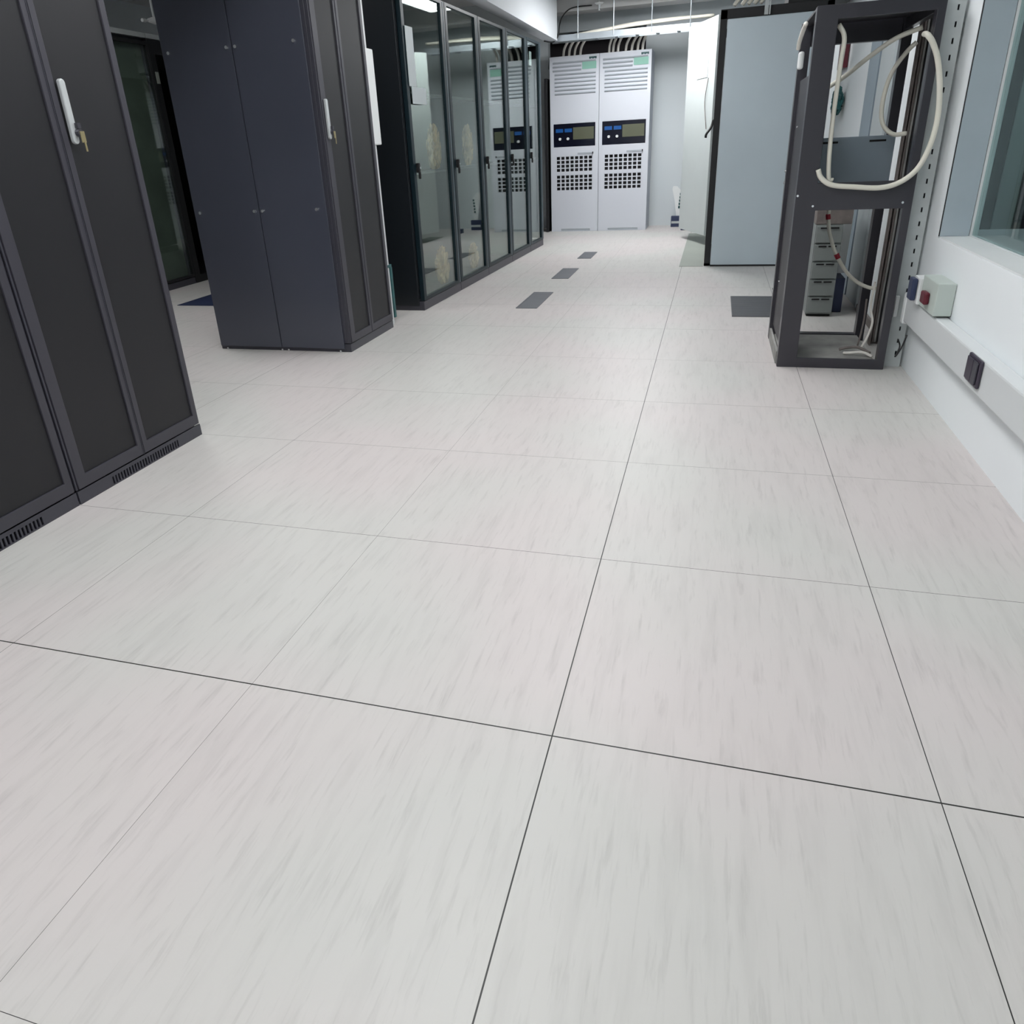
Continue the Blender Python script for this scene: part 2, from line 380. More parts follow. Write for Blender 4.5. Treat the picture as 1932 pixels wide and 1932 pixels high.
def mesh_rack(loc, w_, dep, h, label, group, slots, hy, hleaf, seam, ml=.045, mr=.03):
    """front plane at x=0 facing +x, width along +y"""
    t = thing('server_rack', label, 'server rack', (0, 0, 0), 0, group, local=True)
    pz = .045
    mkobj('body', MB().box(-dep, -.022, .001, w_-.001, pz, h).box(-.022, -.004, .001, .008, pz, h).box(-.022, -.004, w_-.008, w_-.001, pz, h).box(-.022, -.004, .008, w_-.008, h-.04, h), M['rack'], t, bev=.002)
    if slots:
        n = 26; a, b = slots; st = (b-a)/n
        holes = [(a+i*st, a+i*st+st*.55, .004, .030) for i in range(n)]
        pl = mkobj('plinth', MB().panel('x', -.008, -.002, .001, w_-.001, 0, pz-.003, holes).box(-dep, -.03, .001, w_-.001, 0, pz-.003), M['rack'], t)
        mkobj('vent_backing', MB().box(-.028, -.012, a, b, .002, .034), M['slot'], pl)
    else:
        mkobj('plinth', MB().box(-dep, -.006, .001, w_-.001, 0, pz-.003), M['rack'], t)
    ys = [(.009, seam-.001), (seam+.001, w_-.009)]
    mesh_y = [(ml, seam-.024), (seam+.022, w_-mr)]
    for k in range(2):
        a, b = ys[k]; m0, m1 = mesh_y[k]
        d = mkobj('door', MB().panel('x', -.019, 0, a, b, pz+.002, h-.043, [(m0, m1, .085, h-.10)]), M['rack_frame'], t, bev=.0015)
        mkobj('mesh_panel', MB().box(-.014, -.006, m0+.0005, m1-.0005, .0855, h-.1005), M['mesh'], d)
        if k == 0: mkobj('hinge_strip', MB().box(0, .002, seam-.006, seam-.004, pz+.002, h-.043), M['rack'], d)
        if k == hleaf: handle(d, .001, hy, 1.005, 1.175)
    return t

a1 = mesh_rack(None, .597, .76, 1.78, 'dark grey rack with perforated doors, second from the left, keys hanging in its handle', 'perforated door racks in the left row', (.14, .47), .335, 1, .298)
a1.location = (-1.588, .603, 0)
a2 = copy_tree(a1); a2.location = (-1.590, .003, 0)
a2['label'] = 'dark grey perforated door rack at the left edge of the picture, cut off by it'
mid = mesh_rack(None, .555, .785, 1.78, 'dark grey rack in the middle of the left side, smooth side panels with chrome latches', 'perforated door racks in the left row', None, .034, 0, .262, .055, .035)
mid.location = (-1.535, 2.378, 0)
for a, b, xs in ((-.782, -.4085, (-.745, -.432)), (-.4035, -.040, (-.405+.0, -.088))):
    sp = mkobj('side_panel', MB().box(a, b, -.008, -.0005, .018, 1.77), M['rack_side'], mid, bev=.0015)
    for x in ((-.744, -.431) if a < -.5 else (-.385, -.088)):
        for z in (.703, 1.408):
            mkobj('latch', MB().cyl((x, -.008, z), (x, -.017, z), .0075, 12), M['chrome'], sp)
for x in (-.745, -.408, -.37, -.065):
    mkobj('base_glint', MB().cyl((x, -.004, 0), (x, -.004, .010), .005, 8), M['chrome'], mid)  # tiny chrome studs standing in for light glints along the base

# white trunking and the pale box behind the middle rack
t = thing('vertical_trunking', 'narrow white vertical trunking with a long white box, right behind the middle dark rack', 'trunking', (-1.57, 3.0, 0))
mkobj('duct', MB().box(-1.60, -1.562, 2.975, 3.003, 0, 1.76), M['trunk'], t, bev=.002)
mkobj('upper_box', MB().box(-1.60, -1.552, 2.948, 3.055, .975, 1.43), M['white_pl'], t, bev=.006)
mkobj('bracket', MB().box(-1.60, -1.556, 3.006, 3.03, .04, .33).box(-1.60, -1.558, 2.968, 3.03, .33, .345), M['teal_pack'], t, bev=.001)

# ------------------------------------------------------------------ glass-door racks
GA = math.radians(-1.94); GO = Vector((-1.512, 3.386, 0)); GD = Vector((-math.sin(GA), math.cos(GA), 0))
widths = [.684, .648, .668, .616, .486]; GH = 1.775
g_lab = ['black rack with mirror-like glass door and tall white sticker, nearest of the glass row',
         'black glass door rack second nearest in the glass row', 'black glass door rack in the middle of the glass row of five',
         'black glass door rack second farthest in the glass row', 'narrow black glass door rack at the far end of the glass row']
s0 = 0.
for i, wd in enumerate(widths):
    t = thing('glass_rack', g_lab[i], 'server rack', GO+GD*s0, GA, 'glass door racks in a row', local=True)
    w_ = wd-.003
    bd = MB().box(-.74, -.032, 0, .012, .072, GH).box(-.74, -.032, w_-.012, w_, .072, GH).box(-.74, -.728, .012, w_-.012, .072, GH).box(-.728, -.032, .012, w_-.012, GH-.03, GH)
    mkobj('body', bd, M['glass_body'], t)
    if i == 0:
        mkobj('end_panel', MB().box(-.735, -.036, -.012, -.0005, .03, GH), M['rack_side_black'], t, bev=.002)
    mkobj('plinth', MB().box(-.74, -.004, 0, w_, 0, .058), M['rack_frame'], t, bev=.003)
    for zz in (.80, 1.24): mkobj('shelf', MB().box(-.585, -.034, .015, w_-.015, zz, zz+.015), M['glass_body'], t)
    mkobj('back_panel', MB().box(-.60, -.59, .015, w_-.015, .09, GH-.04), M['glass_inside'], t)
    d = mkobj('door', MB().panel('x', -.028, 0, .002, w_-.001, .061, GH-.002, [(.042, w_-.070, .082, GH-.022)]), M['teal_frame'], t, bev=.002)
    mkobj('pane', MB().box(-.016, -.011, .0425, w_-.0705, .0825, GH-.0225), M['glass_rack'], d)
    mkobj('edge_seal', MB().box(.0005, .002, w_-.030, w_-.027, .065, GH-.01), M['plate'], d)
    hh = mkobj('handle', MB().box(.001, .022, .034, .056, .815, .868).box(.012, .026, .036, .050, .78, .82), M['black'], d, bev=.004)
    mkobj('lock', MB().cyl((.022, .045, .84), (.027, .045, .84), .006, 10), M['chrome'], hh)
    s0 += wd
# sticker on the first rack
P0 = lambda x, y, z: GO+Matrix.Rotation(GA, 3, 'Z') @ Vector((x, y, z))
def gpt(mb, x0, x1, y0, y1, z0, z1):
    c = P0((x0+x1)/2, (y0+y1)/2, (z0+z1)/2); r = Matrix.Rotation(GA, 3, 'Z')
    return mb.obox(c, r @ Vector((1,0,0)), r @ Vector((0,1,0)), (0,0,1), (x1-x0)/2, (y1-y0)/2, (z1-z0)/2)
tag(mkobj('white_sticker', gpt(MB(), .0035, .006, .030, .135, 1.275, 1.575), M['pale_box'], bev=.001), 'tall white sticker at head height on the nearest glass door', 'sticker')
tag(mkobj('reflection_patch', gpt(MB(), .0035, .006, .060, .270, 1.185, 1.274), M['pale_box'], bev=.0005), 'pale patch painted as a reflection below the tall white sticker on the nearest glass door', 'reflection')  # flat pale piece standing in for a reflection in the glass
# crumpled brown shapes standing inside the first two glass racks
def blob(center, r, seed):
    rnd = random.Random(seed); mb = MB(); nu, nv = 26, 18
    c = Vector(center)
    rings = []
    for j in range(nv+1):
        ph = math.pi*j/nv; ring = []
        for i_ in range(nu):
            th = 2*math.pi*i_/nu; k = 1+rnd.uniform(-.20, .20)
            ring.append(len(mb.v)); mb.v.append(c+Vector((r[0]*math.sin(ph)*math.cos(th)*k, r[1]*math.sin(ph)*math.sin(th)*k, max(-r[2], -r[2]*math.cos(ph)*(1 if j in (0, nv) else k)))))
        rings.append(ring)
    for j in range(nv):
        for i_ in range(nu):
            a, b = rings[j][i_], rings[j][(i_+1) % nu]; c_, d_ = rings[j+1][(i_+1) % nu], rings[j+1][i_]
            mb.f.append((a, b, c_, d_))
    return mb
for k, (y, z, r, lab) in enumerate([(.55, .8155, (.036, .088, .13), 'brown crumpled shape on the middle shelf of the nearest glass rack'),
                                    (.55, .073, (.036, .095, .12), 'brown crumpled shape on the floor of the nearest glass rack'),
                                    (1.21, .8155, (.034, .068, .13), 'brown crumpled shape on the middle shelf of the second glass rack'),
                                    (1.21, .073, (.034, .068, .09), 'brown crumpled shape on the floor of the second glass rack')]):
    tag(mkobj('brown_shape', blob(P0(-.082, y, z+r[2]+.001), r, 40+k), M['crumple']), lab, 'plastic bundle', 'brown shapes inside the glass racks')
# small pale labels high inside the last rack
for k, (y, z, lab) in enumerate([(2.75, 1.66, 'larger pale label high behind the farthest glass door'), (2.88, 1.64, 'smaller pale label high behind the farthest glass door, on the right')]):
    tag(mkobj('pale_label', gpt(MB(), -.05, -.046, y, y+.07, z-.06, z+.05), M['paper']), lab, 'label')

# ------------------------------------------------------------------ racks of the next aisle (far left)
t = thing('glass_rack', 'greenish glass door rack across the next aisle, seen between the left racks', 'server rack', (-3.95, 3.7, 0))
mkobj('body', MB().box(-4.7, -3.985, 3.3, 3.312, 0, 1.80).box(-4.7, -3.985, 4.348, 4.36, 0, 1.80).box(-4.7, -4.69, 3.3, 4.36, 0, 1.80).box(-4.7, -3.985, 3.3, 4.36, 1.78, 1.80), M['rack'], t)
mkobj('inner_panel', MB().box(-4.02, -4.0, 3.32, 4.34, .06, 1.77), mat('green_grey_panel', (98, 106, 99), .6, noise=.2, nscale=3), t)
mkobj('plinth', MB().box(-4.7, -3.955, 3.3, 4.36, 0, .05), M['rack'], t)
d = mkobj('door', MB().panel('x', -3.98, -3.95, 3.302, 4.358, .055, 1.78, [(3.34, 4.348, .075, 1.755)]), M['rack_dark'], t, bev=.002)
mkobj('pane', MB().box(-3.968, -3.962, 3.341, 4.347, .076, 1.754), M['glass_green'], d)
mkobj('top_rail', MB().box(-4.7, -3.95, 3.3, 4.36, 1.802, 1.835), M['galv'], t)
t = thing('server_rack', 'black open-fronted rack next to the greenish glass rack across the next aisle', 'server rack', (-3.95, 4.7, 0))
mkobj('body', MB().panel('x', -4.7, -3.95, 4.365, 5.3, 0, 1.80, [(4.43, 5.24, .06, 1.70)]).box(-4.7, -4.65, 4.43, 5.24, .06, 1.70), M['rack_dark'], t, bev=.003)
mkobj('top_rail', MB().box(-4.7, -3.95, 4.365, 5.3, 1.802, 1.835), M['galv'], t)
mkobj('name_plate', MB().box(-3.949, -3.946, 4.385, 4.42, 1.50, 1.58), M['pale_green'], t)

tag(mkobj('wall_camera', MB().cyl((-3.90, 4.30, 1.905), (-3.90, 4.335, 1.907), .012, 10).cyl((-3.90, 4.335, 1.907), (-3.90, 4.42, 1.912), .006, 8).cyl((-3.90, 4.37, 1.912), (-3.90, 4.44, 1.918), .012, 12, .026).box(-3.905, -3.895, 4.43, 4.44, 1.915, CEIL-.002), M['white_pl']), 'small white camera hanging from the ceiling above the next aisle rack tops', 'camera')
# ------------------------------------------------------------------ twin white cabinets at the far wall
def ups(xa, xb, label, k):
    yf, yb = 7.62, 8.0; H = 1.755
    t = thing('power_cabinet', label, 'power cabinet', ((xa+xb)/2, 7.8, 0), 0, 'twin power cabinets')
    W = xb-xa; wx0, wx1 = xa+.035, xb-.04 if k == 0 else xb-.04
    wx1 = xa+W*.93
    holes = [(wx0, wx1, .885, 1.115), (wx0+.025, wx0+.43, .630, .792), (wx0+.025, wx0+.43, .437, .600), (xa+.11, xa+.44, .006, .028)]
    mkobj('body', MB().panel('y', yf, yf+.012, xa, xb-.002, 0, H, holes).box(xa, xa+.01, yf+.0125, yb, 0, H)
          .box(xa+.0105, xb-.0125, yf+.0125, yb, H-.01, H).box(xa+.0105, xb-.0125, yb-.01, yb, .0, H-.0105), M['ups'], t, bev=.002)
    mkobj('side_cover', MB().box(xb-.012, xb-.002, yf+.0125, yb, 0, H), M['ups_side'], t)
    mkobj('inner_backing', MB().box(xa+.012, xb-.014, yf+.05, yf+.06, .001, H-.012), M['rack_dark'], t)
    # louvres
    n = 0
    for r in range(9):
        z = 1.705-r*.0365
        x0 = xa+.035 if r < 3 else xa+.055; x1 = xa+W*.93
        if r in (1, 2): x1 = xa+W*.64
        mkobj('louvre', MB().quad((x0, yf-.0005, z), (x1, yf-.0005, z), (x1, yf-.010, z-.010), (x0, yf-.010, z-.010)).quad((x0, yf-.010, z-.010), (x1, yf-.010, z-.010), (x1, yf-.0005, z-.020), (x0, yf-.0005, z-.020))
              .quad((x0, yf-.0005, z), (x0, yf-.010, z-.010), (x0, yf-.0005, z-.020)).quad((x1, yf-.0005, z), (x1, yf-.010, z-.010), (x1, yf-.0005, z-.020)), M['ups_slot'], t)
    mkobj('green_label', MB().box(xa+W*.66, xa+W*.94, yf-.004, yf-.0005, 1.622, 1.69), M['green_label'], t)
    lg = MB(); lx = xa+W*.80; gaps = [(.0, .016), (.018, .030), (.032, .046), (.048, .062), (.064, .076)]
    for j, (a, b) in enumerate(gaps): lg.box(lx+a, lx+b, yf-.004, yf-.0005, 1.712+(.004 if j % 2 else 0), 1.732)
    mkobj('brand_mark', lg, M['deep_green'], t)
    dw = mkobj('display_window', MB().box(wx0+.001, wx1-.001, yf+.002, yf+.008, .886, 1.114), M['ups_win'], t)
    mkobj('screen', MB().box(wx0+.215, wx1-.015, yf-.001, yf+.0015, .955, 1.075), M['lcd'], dw)
    for q in range(2):
        mkobj('indicator', MB().box(wx0+.025+q*.098, wx0+.105+q*.098, yf-.001, yf+.0015, 1.030, 1.066), M['blue_led'], dw)
        mkobj('knob', MB().cyl((wx0+.072+q*.088, yf+.0015, .965), (wx0+.072+q*.088, yf-.016, .965), .014, 12), M['white_pl'], dw)
    for z0, z1 in ((.630, .792), (.437, .600)):
        gx0, gx1 = wx0+.025, wx0+.43; hs = []
        for i in range(8):
            for j in range(4):
                cw = (gx1-gx0)/8; ch = (z1-z0)/4
                hs.append((gx0+i*cw+cw*.14, gx0+(i+1)*cw-cw*.14, z0+j*ch+ch*.13, z0+(j+1)*ch-ch*.13))
        mkobj('vent_grid', MB().panel('y', yf+.001, yf+.008, gx0+.0005, gx1-.0005, z0+.0005, z1-.0005, hs), M['ups'], t)
    hd = mkobj('door_latch', MB().box(xa+.30, xa+.46, yf-.004, yf-.0005, .805, .822), M['ups_slot'], t)
    mkobj('latch_tip', MB().box(xa+.462, xa+.472, yf-.014, yf-.0005, .806, .826), M['black'], hd)
    mkobj('foot_grille', MB().box(xa+.111, xa+.439, yf+.002, yf+.006, .007, .027), M['ups_slot'], t)
    return t
ups(-1.558, -1.031, 'tall white cabinet with square vents, left of the joined pair at the far wall', 0)
ups(-1.029, -.498, 'tall white cabinet with square vents, right of the joined pair at the far wall', 1)
tag(mkobj('upright_divider', MB().box(-1.615, -1.585, 7.60, 7.98, 0, 1.56), M['rack_dark'], bev=.003), 'narrow black upright panel at the left side of the twin white cabinets', 'divider')

# cables arching from the twin cabinets up to the tray
cab = [(-1.42, .05), (-1.36, .05), (-1.30, .05), (-1.24, .05), (-.94, .03), (-.90, .035), (-.85, .04), (-.77, .05), (-.71, .055), (-.65, .04), (-.60, .035)]
for k, (x, dx) in enumerate(cab):
    left = x < -1.1
    tag(mkobj('power_cable', MB().tube([(x, 7.68, 1.758), (x+dx*.2, 7.675, 1.82), (x+dx*.8, 7.67, 1.875), (x+dx*1.6, 7.66, 1.91), (x+dx*2.1, 7.60, 1.925), (x+dx*2.3, 7.53, 1.90)], .013), M['white_cable'], smooth=True),
        'white power cable arching up from the top of the %s twin cabinet' % ('left' if left else 'right'), 'cable',
        'white cables over the %s twin cabinet' % ('left' if left else 'right'))
# cable tray with hangers, bundle on it
t = thing('cable_tray', 'bright metal cable tray hung from the ceiling across the far wall', 'cable tray', (-.7, 7.3, 1.87))
mkobj('side_rail', MB().box(-1.50, .10, 7.30, 7.304, 1.862, 1.912).box(-1.50, .10, 7.296, 7.304, 1.856, 1.862), M['tray'], t)
mkobj('side_rail', MB().box(-1.50, .10, 7.50, 7.504, 1.862, 1.912), M['tray'], t)
for k in range(8): mkobj('rung', MB().box(-1.45+k*.2, -1.42+k*.2, 7.3045, 7.4995, 1.866, 1.874), M['tray'], t)
for x in (-1.20, -.85, -.485, -.125): mkobj('hanger_rod', MB().cyl((x, 7.292, 1.87), (x, 7.292, CEIL-.002), .004, 8), M['tray'], t)
for k in range(4):
    o = .031*k
    tag(mkobj('bundled_cable', MB().tube([(-1.46, 7.36+o, 1.888), (-1.1, 7.37+o, 1.915+.01*(k % 2)), (-.7, 7.37+o, 1.945+.008*k), (-.2, 7.36+o, 1.962+.006*k), (.09, 7.36+o, 1.965)], .014), M['cream'], smooth=True),
        'thick cream cable lying along the top of the far cable tray', 'cable', 'cream cables lying on the far tray')
# black wire down the beam
tag(mkobj('black_wire', MB().tube([(-1.10, 7.535, 2.172), (-1.25, 7.53, 2.172), (-1.33, 7.50, 2.15), (-1.375, 7.40, 2.08), (-1.385, 7.30, 2.0), (-1.39, 7.245, 1.90), (-1.44, 7.24, 1.852), (-1.50, 7.1, 1.85)], .006), M['black_cable'], smooth=True), 'thin black wire running down the end of the white beam', 'wire')
t = thing('ceiling_sprinkler', 'small white sprinkler head hanging in front of the far tray', 'sprinkler', (-1.02, 7.48, 2.1))
mkobj('flange', MB().cyl((-1.02, 7.48, 2.36), (-1.02, 7.48, 2.165), .006, 8).cyl((-1.02, 7.48, 2.18), (-1.02, 7.48, 2.165), .045, 16, .03), M['white_pl'], t)
mkobj('nozzle', MB().cyl((-1.02, 7.48, 2.164), (-1.02, 7.48, 2.13), .016, 12, .010).cyl((-1.02, 7.48, 2.13), (-1.02, 7.48, 2.118), .004, 8).cyl((-1.02, 7.48, 2.118), (-1.02, 7.48, 2.112), .014, 12), M['satin'], t)

# ------------------------------------------------------------------ rack behind the grey steel panel
t = thing('server_rack', 'black rack frame behind the grey steel side panel, white door open at its far side', 'server rack', (.5, 5.6, 0))
fr = MB()
for x in (.165, .84):
    for y in (5.10, 6.17): fr.box(x, x+.045, y, y+.045, 0 if x > .5 or y > 5.5 else .0, 1.71)
fr.box(.165, .885, 5.10, 5.145, 1.655, 1.715).box(.165, .885, 6.17, 6.215, 1.655, 1.715).box(.165, .21, 5.145, 6.17, 1.67, 1.715).box(.84, .885, 5.145, 6.17, 1.67, 1.715)
fr.box(.165, .885, 5.10, 6.215, 0.0, .02)
mkobj('frame', fr, M['rack_dark'], t, bev=.002)
mkobj('side_panel', MB().box(.212, .90, 5.072, 5.0985, .012, 1.652), M['steel'], t, bev=.003)
mkobj('base_strip', MB().box(.213, .90, 5.074, 5.097, 0, .0115), M['black'], t)
mkobj('inner_panel', MB().box(.215, .83, 5.6, 5.62, .03, 1.65), M['rack_dark'], t)
hx, hy = .150, 6.26; ex, ey = -.105, 6.90
dirv = Vector((ex-hx, ey-hy, 0)); ln = dirv.length; dn = dirv.normalized(); nn = Vector((-dn.y, dn.x, 0))
dr = mkobj('door', MB().obox((hx+dirv.x/2, hy+dirv.y/2, .96), dn, nn, (0,0,1), ln/2, .010, .87), M['door_white'], t, bev=.002)
mkobj('door_cable', MB().tube([(Vector((hx, hy, 0))+dn*.12+nn*.018)+Vector((0,0,1.38)), (Vector((hx, hy, 0))+dn*.17+nn*.018)+Vector((0,0,1.2)), (Vector((hx, hy, 0))+dn*.10+nn*.018)+Vector((0,0,.98))], .003), M['grey_cable'], dr)
cc = Vector((hx, hy, 0))+dn*ln*.42
tag(mkobj('paper_notice', MB().obox((cc.x+nn.x*.0125, cc.y+nn.y*.0125, 1.475), dn, nn, (0,0,1), .125, .0012, .085), M['paper']), 'white sheet of paper taped on the open white door', 'notice')
tag(mkobj('black_strap', MB().tube([(.155, 6.24, 1.05), (.14, 6.22, .99), (.105, 6.2, .94), (.10, 6.2, .91)], .010), M['black_cable'], smooth=True), 'short black strap hanging between the white door and the grey panel', 'strap')
for k, x in enumerate((.25, .30, .34, .38, .42)):
    tag(mkobj('power_cable', MB().tube([(x, 5.12+.02*(k % 2), 1.735), (x+.03, 5.14, 1.78), (x+.07, 5.2, 1.86), (x+.10, 5.3, 2.0), (x+.12, 5.4, 2.34)], .013), M['cream'], smooth=True), 'cream cable rising from the top of the rack behind the grey panel', 'cable', 'cream cables over the grey-panelled rack')
tag(mkobj('support_strut', MB().box(.445, .470, 5.05, 5.068, 1.656, CEIL-.002).box(.475, .483, 5.05, 5.068, 1.656, CEIL-.002), M['galv']), 'pale metal strut rising to the ceiling above the grey steel panel', 'strut')
tag(mkobj('dark_duct', MB().box(.60, 1.0, 5.2, 5.6, 1.72, CEIL-.002), M['rack_dark'], bev=.004), 'dark duct between the top of the grey-panelled rack and the ceiling', 'duct')
# pale floor sheet beside it
tag(mkobj('floor_sheet', MB().box(-.02, .160, 5.07, 7.2, .0005, .003), M['pale_green']), 'pale grey-green sheet on the floor beside the grey steel panel', 'floor sheet')
# small things at the foot of the far wall
t = thing('socket_box', 'larger dark blue box with a grey band, at the foot of the far wall', 'socket box', (-.175, 7.9, 0))
mkobj('body', MB().box(-.242, -.112, 7.86, 7.92, 0, .115), M['navy'], t, bev=.003)
mkobj('band', MB().box(-.236, -.112, 7.855, 7.8595, .038, .062), M['galv'], t)
t = thing('socket_box', 'smaller flat dark blue box on the floor near the open white door', 'socket box', (-.06, 7.6, 0))
mkobj('body', MB().box(-.118, -.004, 7.52, 7.60, 0, .048), M['navy'], t, bev=.003)
mkobj('band', MB().box(-.105, -.02, 7.515, 7.5195, .014, .032), M['galv'], t)
t = thing('sign_strip', 'narrow upright pale strip with green marks standing on the larger dark box', 'strip', (-.19, 7.9, .116))
mkobj('strip', MB().prism([(-.190, .116), (-.140, .116), (-.132, .30), (-.150, .38), (-.190, .425), (-.235, .43), (-.245, .40), (-.215, .28)], 'y', 7.895, 7.903), M['white_pl'], t, bev=.001)
gm = MB()
for k in range(5): gm.box(-.172+.003*k, -.150+.002*k, 7.890, 7.8945, .195+.034*k, .220+.034*k)
mkobj('green_marks', gm, M['deep_green'], t)

# ------------------------------------------------------------------ floor grilles
def grille(x0, x1, y0, y1, label, m, group=None, n=10):
    t = thing('floor_grille', label, 'floor grille', ((x0+x1)/2, (y0+y1)/2, 0), 0, group)
    mkobj('frame', MB().panel('z', .0005, .004, x0, x1, y0, y1, [(x0+.006, x1-.006, y0+.008, y1-.008)]), m, t)
    s = MB(); st = (y1-y0-.016)/n/2
    for k in range(2*n): s.box(x0+.0065, x1-.0065, y0+.008+k*st+.003, y0+.008+(k+1)*st, .0005, .003)
    mkobj('slats', s, m, t)
grille(-.942, -.806, 3.478, 3.997, 'grey floor grille nearest the camera of the three in the aisle', M['grille'], 'grey grilles along the aisle floor')
grille(-.930, -.800, 4.535, 5.0, 'grey floor grille in the middle of the three in the aisle', M['grille'], 'grey grilles along the aisle floor')
grille(-.905, -.785, 5.535, 5.92, 'grey floor grille farthest of the three in the aisle', M['grille'], 'grey grilles along the aisle floor')
grille(.348, .64, 3.315, 3.885, 'dark grey floor grille left of the open black frame', M['grille_dark'])
grille(-3.45, -2.95, 3.46, 3.97, 'dark floor grille in the next aisle behind the middle rack', M['navy'])

# ------------------------------------------------------------------ open black frame rack (right)
A, B, Ya, Yb, H = .518, .938, 2.34, 2.88, 1.345
t = thing('open_rack', 'empty black open-frame rack by the right wall with cream cable loops through it', 'open rack', ((A+B)/2, (Ya+Yb)/2, 0))
mkobj('front_frame', MB().panel('y', Ya, Ya+.012, A, B, 0, H, [(A+.078, B-.030, .042, .643), (A+.075, B-.028, .745, 1.300)]), M['frame'], t, bev=.002)
for x0, x1, y0, y1 in ((A, A+.045, Ya+.0125, Ya+.05), (B-.028, B, Ya+.0125, Ya+.05), (A-.006, A+.035, Yb-.05, Yb), (B-.038, B, Yb-.05, Yb)):
    mkobj('post', MB().box(x0, x1, y0, y1, 0, H), M['frame'], t, bev=.002)
mkobj('top_rail', MB().box(A+.036, B-.039, Yb-.045, Yb-.005, H-.085, H), M['frame'], t, bev=.002)
mkobj('top_rail', MB().box(B-.028, B, Ya+.051, Yb-.051, H-.05, H), M['frame'], t, bev=.002)
mkobj('bottom_rail', MB().box(A+.036, B-.039, Yb-.045, Yb-.005, .0, .030), M['frame'], t, bev=.002)
mkobj('bottom_rail', MB().box(A-.004, A+.006, Ya+.051, Yb-.051, 0, .055), M['pan'], t, bev=.001)
mkobj('side_panel', MB().box(A+.008, A+.018, Ya+.051, Yb-.051, .075, 1.13), M['side_dark'], t, bev=.001)
mkobj('top_cover', MB().box(A+.001, B-.030, Ya+.0515, Yb-.0515, H-.010, H-.002), M['side_dark'], t)
mkobj('base_pan', MB().box(A+.019, B-.03, Ya+.051, Yb-.051, .018, .026), M['pan'], t)
mkobj('mounting_strip', MB().box(A+.046, A+.078, Ya+.03, Ya+.034, .045, .742), M['frame'], t)
mkobj('blanking_panel', MB().box(A+.10, B-.002, Yb-.062, Yb-.052, .715, .900), M['plate'], t, bev=.002)
sl = MB()
for x in (.645, .835): sl.box(x, x+.065, Yb-.0635, Yb-.0622, .876, .884)
mkobj('panel_slots', sl, M['slot'], t)
for (x, y, z, ax) in ((A+.0635, Ya+.029, .11, 0), (A+.0635, Ya+.029, .36, 0), (A+.0635, Ya+.029, .60, 0), (A+.066, Ya-.001, .66, 0), (B-.035, Ya-.001, .665, 0), (A+.006, Ya-.001, .70, 0)):
    mkobj('screw', MB().cyl((x, y, z), (x, y-.004, z), .0045, 8), M['chrome'], t)
for (y, z) in ((Yb-.025, .72), (Yb-.025, .77), (Yb-.16, .30), (Yb-.02, .24), (Yb-.2, .95)):
    mkobj('screw', MB().cyl((A+.0075 if y < Yb-.06 else A-.0065, y, z), (A+.002 if y < Yb-.06 else A-.011, y, z), .0045, 8), M['chrome'], t)

# cables in the open frame
def cable(pts, r, m, label, group=None, name='cable'):
    o = mkobj(name, MB().tube(pts, r, 10), m, smooth=True)
    return tag(o, label, 'cable', group)
cable([(.60, 2.375, 1.285), (.625, 2.375, 1.24), (.624, 2.378, 1.15), (.622, 2.378, .98), (.625, 2.374, .85), (.634, 2.37, .76), (.65, 2.37, .752)], .0085, M['cream'], 'cream cable hanging straight down inside the upper left of the open frame')
cable([(.586, 2.325, .795), (.600, 2.325, .765), (.640, 2.322, .738), (.720, 2.322, .728), (.815, 2.322, .722), (.880, 2.322, .740), (.930, 2.322, .785), (.958, 2.322, .86), (.967, 2.322, .95), (.957, 2.322, 1.05), (.935, 2.323, 1.14), (.910, 2.322, 1.195), (.890, 2.325, 1.222), (.885, 2.36, 1.23)], .0095, M['cream'], 'thick cream cable loop sagging across the middle rail of the open frame')
cable([(.905, 2.50, 1.265), (.82, 2.52, 1.235), (.74, 2.55, 1.18), (.68, 2.6, 1.13), (.62, 2.66, 1.09)], .009, M['cream'], 'cream cable slanting down left under the top of the open frame')
cable([(.912, 2.60, 1.225), (.88, 2.60, 1.19), (.84, 2.60, 1.12), (.825, 2.60, 1.02), (.838, 2.60, .945), (.88, 2.60, .905), (.93, 2.60, .905)], .0085, M['cream'], 'smaller cream cable loop inside the upper right of the open frame')
lc = thing('cable', 'cream cable with two red tape bands curving through the lower frame opening', 'cable', (.85, 2.7, .3))
lp = [(.700, 2.76, .66), (.703, 2.76, .60), (.712, 2.76, .53), (.735, 2.76, .46), (.765, 2.76, .40), (.81, 2.76, .335), (.86, 2.76, .29), (.905, 2.74, .270), (.938, 2.73, .265)]
mkobj('sheath', MB().tube(lp, .008, 10), M['cream'], lc, smooth=True)
mkobj('red_tape', MB().cyl((.701, 2.76, .588), (.704, 2.76, .566), .0105), M['red'], lc)
mkobj('red_tape', MB().cyl((.757, 2.76, .415), (.768, 2.76, .395), .0112), M['red'], lc)
